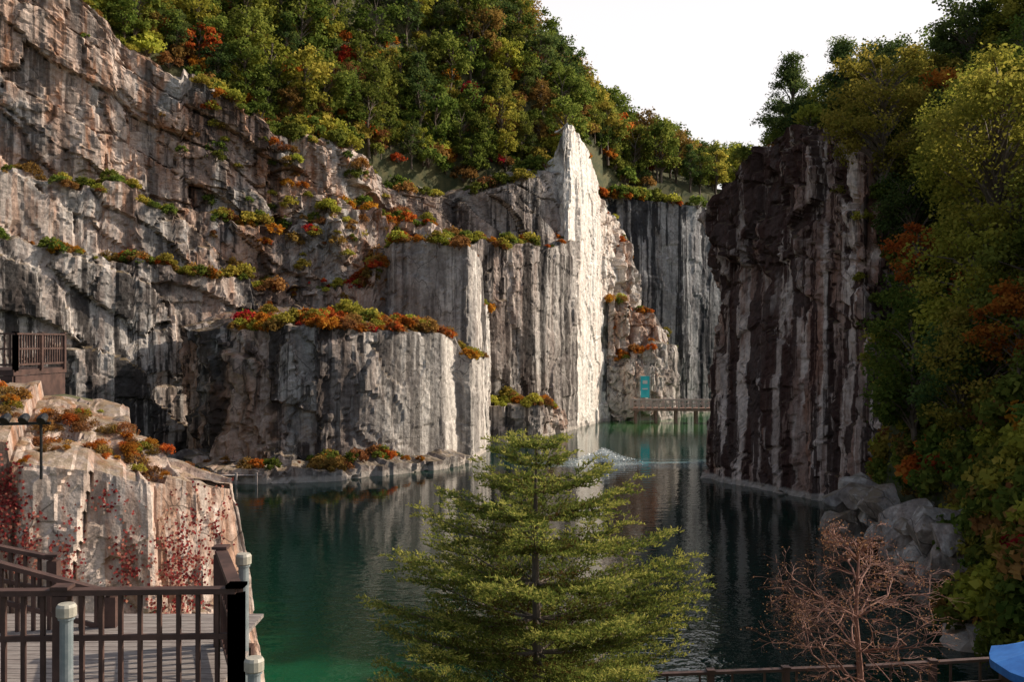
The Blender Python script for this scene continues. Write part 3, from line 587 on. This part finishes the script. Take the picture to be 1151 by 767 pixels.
railing('deck_railing',[((-7.2,8.75,FL),(-2.52,8.95,FL)),((-2.52,8.95,FL),(-3.15,10.6,FL))])
railing('stair_railing',[((-6.6,10.9,FL+.05),(-4.62,11.3,FL-.62))],h=1.0)
railing('stair_railing',[((-7.4,12.3,FL-.1),(-5.9,12.6,FL-.5))],h=1.0)
for bxx,byy,zt in((-3.87,8.5,9.72),(-2.88,10.5,9.72),(-2.2,8.35,9.3)):
    g=Geo();g.lathe((bxx,byy,0),[(.001,zt-1.5),(.055,zt-1.5),(.055,zt-.14),(.07,zt-.14),(.07,zt-.12)],14,0)
    g.lathe((bxx,byy,0),[(.075,zt-.12),(.085,zt-.11),(.085,zt-.03),(.07,zt-.005),(.001,zt)],14,1)
    g.lathe((bxx,byy,0),[(.001,zt-1.5),(.1,zt-1.5),(.1,zt-1.47),(.056,zt-1.465)],14,0)
    g.obj('bollard_lamp',[M_metal,M_cap],smooth=False)
g=Geo();u=np.linspace(0,1,20)
g.tube(np.c_[-3.0+.3*u,10.0-1.0*u,9.45-.5*np.sin(u*3.14)-.2*u],.018,6,0);g.obj('hanging_rope',[M_black])
g=Geo();UX0,UX1,UY=-19.5,-13.7,27.0
g.box(((UX0+UX1)/2,UY+1.5,11.12),(UX1-UX0,3.2,.16),0);g.box(((UX0+UX1)/2,UY-.02,10.8),(UX1-UX0-.1,.12,.46),0);g.box((UX1-.06,UY+1.5,10.7),(.12,3.0,.64),0)
for k in range(5): g.box((UX1-.3-k*1.3,UY+.15,10.0),(.16,.16,2.1),0)
g.obj('viewing_platform',[M_wood])
railing('platform_railing',[((UX0,UY,11.2),(UX1,UY,11.2)),((UX1,UY,11.2),(UX1,UY+2.9,11.2))],h=1.0,gap=.15,post=.12)
g=Geo()
y0=21.2
g.beam((-13.2,y0,10.15),(-10.0,y0,10.22),.06,.06)
for x in(-12.7,-11.4,-10.2): g.tube([(x,y0,9.0),(x,y0,10.2)],.03,8)
for k in range(8):
    x=-12.95+k*.4;g.tube([(x,y0-.12,10.27),(x,y0-.08,10.3),(x,y0+.06,10.36),(x,y0+.12,10.38)],[.10,.11,.085,.04],10,0,cap=True);g.beam((x-.0,y0,10.2),(x,y0,10.3),.03,.03)
g.obj('floodlight_row',[M_black])
# ------------------------------------------------------------ bottom right fence + parasol
railing('wooden_fence',[((2.2,17.6,4.98),(6.4,18,5.0)),((6.4,18,5.0),(13.6,19.2,5.0))],h=1.0,gap=.6,post=.12)
m_blue=simple('blue_canvas',(.02,.15,.5),(.03,.2,.6),5,.6)
g=Geo();px,py,pz=9.75,17,6.82
rr=np.array([.02,.5,1.0,1.35]);an=np.arange(24)/24*2*math.pi
sag=1-.05*(1-np.abs(np.cos(an*4)))
V=[];
for a,r in enumerate(rr):
    zz=pz-.42*(r/1.35)
    V.append(np.c_[px+r*np.cos(an)*sag,py+r*np.sin(an)*sag,np.full(24,zz)-.07*r*(1-np.abs(np.cos(an*4)))])
V.append(V[-1]-np.array([0,0,.14]))
V=np.concatenate(V);i=np.arange(4)[:,None]*24;j=np.arange(24)[None];j2=(j+1)%24
g.add(V,np.stack([i+j,i+j2,i+24+j2,i+24+j],-1).reshape(-1,4),0)
g.tube([(px,py,4.6),(px,py,6.9)],.025,8,1,cap=True)
for k in range(8):
    a=k*math.pi/4;g.beam((px,py,pz-.04),(px+1.3*math.cos(a),py+1.3*math.sin(a),pz-.44),.015,.02,1)
g.lathe((px,py,4.7),[(.001,0),(.3,0),(.3,.08),(.001,.09)],16,1)
g.obj('blue_parasol',[m_blue,M_metal])
# ------------------------------------------------------------ bridge, banner, jetty, fountain
g=Geo();M_bd=simple('bridge_wood',(.22,.12,.09),(.34,.22,.18),2,.7)
M_bd2=simple('bridge_rail',(.42,.34,.31),(.5,.43,.40),2,.7)
a=np.array([17.6,144,2.]);b_=np.array([31.0,143,2.])
g.beam(a,b_,2.0,.45,0);up=np.array([0,0,1.])
for off in(-.95,.95):
    o_=np.array([0,off,0]);g.beam(a+o_+up*1.35,b_+o_+up*1.35,.12,.18,1);g.beam(a+o_+up*.75,b_+o_+up*.75,.08,.1,1)
    for k in range(15):
        c=a+(b_-a)*k/14+o_;g.box((c[0],c[1],c[2]+.7),(.2,.14,1.25),1)
        if k<14: c2=a+(b_-a)*(k+1)/14+o_;g.beam(c+up*.3,c2+up*1.15,.06,.08,1)
for k in range(5):
    c=a+(b_-a)*(k+.2)/4.6
    for off in(-.7,.7): g.box((c[0],c[1]+off,0),(.3,.3,4),0)
g.obj('wooden_footbridge',[M_bd,M_bd2])
g=Geo();m_teal=simple('teal_banner_cloth',(.03,.5,.6),(.06,.6,.68),1,.7);m_w=simple('white_mark',(.6,.62,.62),(.7,.7,.7),2,.7)
g.box((19.7,144.9,5.2),(1.3,.06,3.2),0);g.box((19.7,144.86,5.9),(.7,.02,.5),1);g.box((19.7,144.86,4.9),(.8,.02,.2),1)
g.tube([(18.95,144.95,-1),(18.95,144.95,7.0)],.05,6,2);g.tube([(20.45,144.95,-1),(20.45,144.95,7.0)],.05,6,2)
g.obj('hanging_banner',[m_teal,m_w,M_metal])
g=Geo()
for k in range(16): g.box((-25.2+k*.27,82.0+k*.04,.75),(.25,1.3,.07),0,.1)
for x in(-25,-23,-21.3):
    g.box((x,81.6,.2),(.16,.16,1.6),0);g.box((x,82.5,.2),(.16,.16,1.6),0)
g.obj('wooden_jetty',[M_bd2])
g=Geo();fxp,fyp=8.9,95
g.lathe((fxp,fyp,0),[(.001,-.1),(.9,-.1),(1.0,.05),(.85,.16),(.25,.2),(.2,.45),(.12,.5),(.001,.5)],18,0)
rs=np.random.RandomState(4);n=5200;t=rs.uniform(0,1,n);az=rs.uniform(0,6.28,n);vr=rs.uniform(.2,4.2,n)
C=np.c_[fxp+np.cos(az)*vr*t,fyp+np.sin(az)*vr*t,.15+rs.uniform(.8,1.6,n)*4*t*(1-t)*(1-vr/6)];U=unit(n,rs)*.045;W=unit(n,rs)*.06
g.quads(C,U,W,1,.5);m_dr=simple('spray',(.75,.8,.81),(.85,.87,.87),3,.2);g.obj('fountain',[M_black,m_dr])
# ------------------------------------------------------------ light, sky, camera
el=math.radians(31);sd=Vector((.955*math.cos(el),.295*math.cos(el),math.sin(el))).normalized()
sl=bpy.data.lights.new('sun','SUN');sl.energy=5;sl.angle=math.radians(.5);sl.color=(1,.885,.73);so=bpy.data.objects.new('sun',sl);scene.collection.objects.link(so);so.rotation_euler=(-sd).to_track_quat('-Z','Y').to_euler()
w=bpy.data.worlds.new('World');scene.world=w;w.use_nodes=True;nt=w.node_tree;L=nt.links.new
sky=nt.nodes.new('ShaderNodeTexSky');sky.sky_type='NISHITA';sky.sun_disc=False;sky.sun_elevation=el;sky.sun_rotation=math.atan2(sd.x,sd.y);sky.air_density=1.;sky.dust_density=3.;sky.ozone_density=1.
hs=nt.nodes.new('ShaderNodeHueSaturation');hs.inputs['Saturation'].default_value=.65
L(sky.outputs[0],hs.inputs['Color'])
tc=nt.nodes.new('ShaderNodeTexCoord');sx=nt.nodes.new('ShaderNodeSeparateXYZ');L(tc.outputs['Generated'],sx.inputs[0])
dt=nt.nodes.new('ShaderNodeVectorMath');dt.operation='DOT_PRODUCT';L(tc.outputs['Generated'],dt.inputs[0]);dt.inputs[1].default_value=(.35,.93,0)
hz=mth(nt,'MULTIPLY',ramp(nt,dt.outputs['Value'],.2,.9),mth(nt,'SUBTRACT',1.,ramp(nt,sx.outputs[2],.3,.6)))
c=mixc(nt,mth(nt,'MULTIPLY',hz,.9),hs.outputs[0],(7.3,7.0,6.95,1))
bg=nt.nodes['Background'];L(c,bg.inputs[0]);bg.inputs[1].default_value=.15
cam=bpy.data.cameras.new('camera');cam.sensor_width=36;cam.lens=36*1100/1151;cam.clip_end=9000;cam.clip_start=.1
co=bpy.data.objects.new('camera',cam);co.location=(0,0,12);co.rotation_euler=(math.radians(90),0,0);scene.collection.objects.link(co);scene.camera=co
scene.view_settings.view_transform='Standard';scene.view_settings.look='None';scene.view_settings.exposure=0
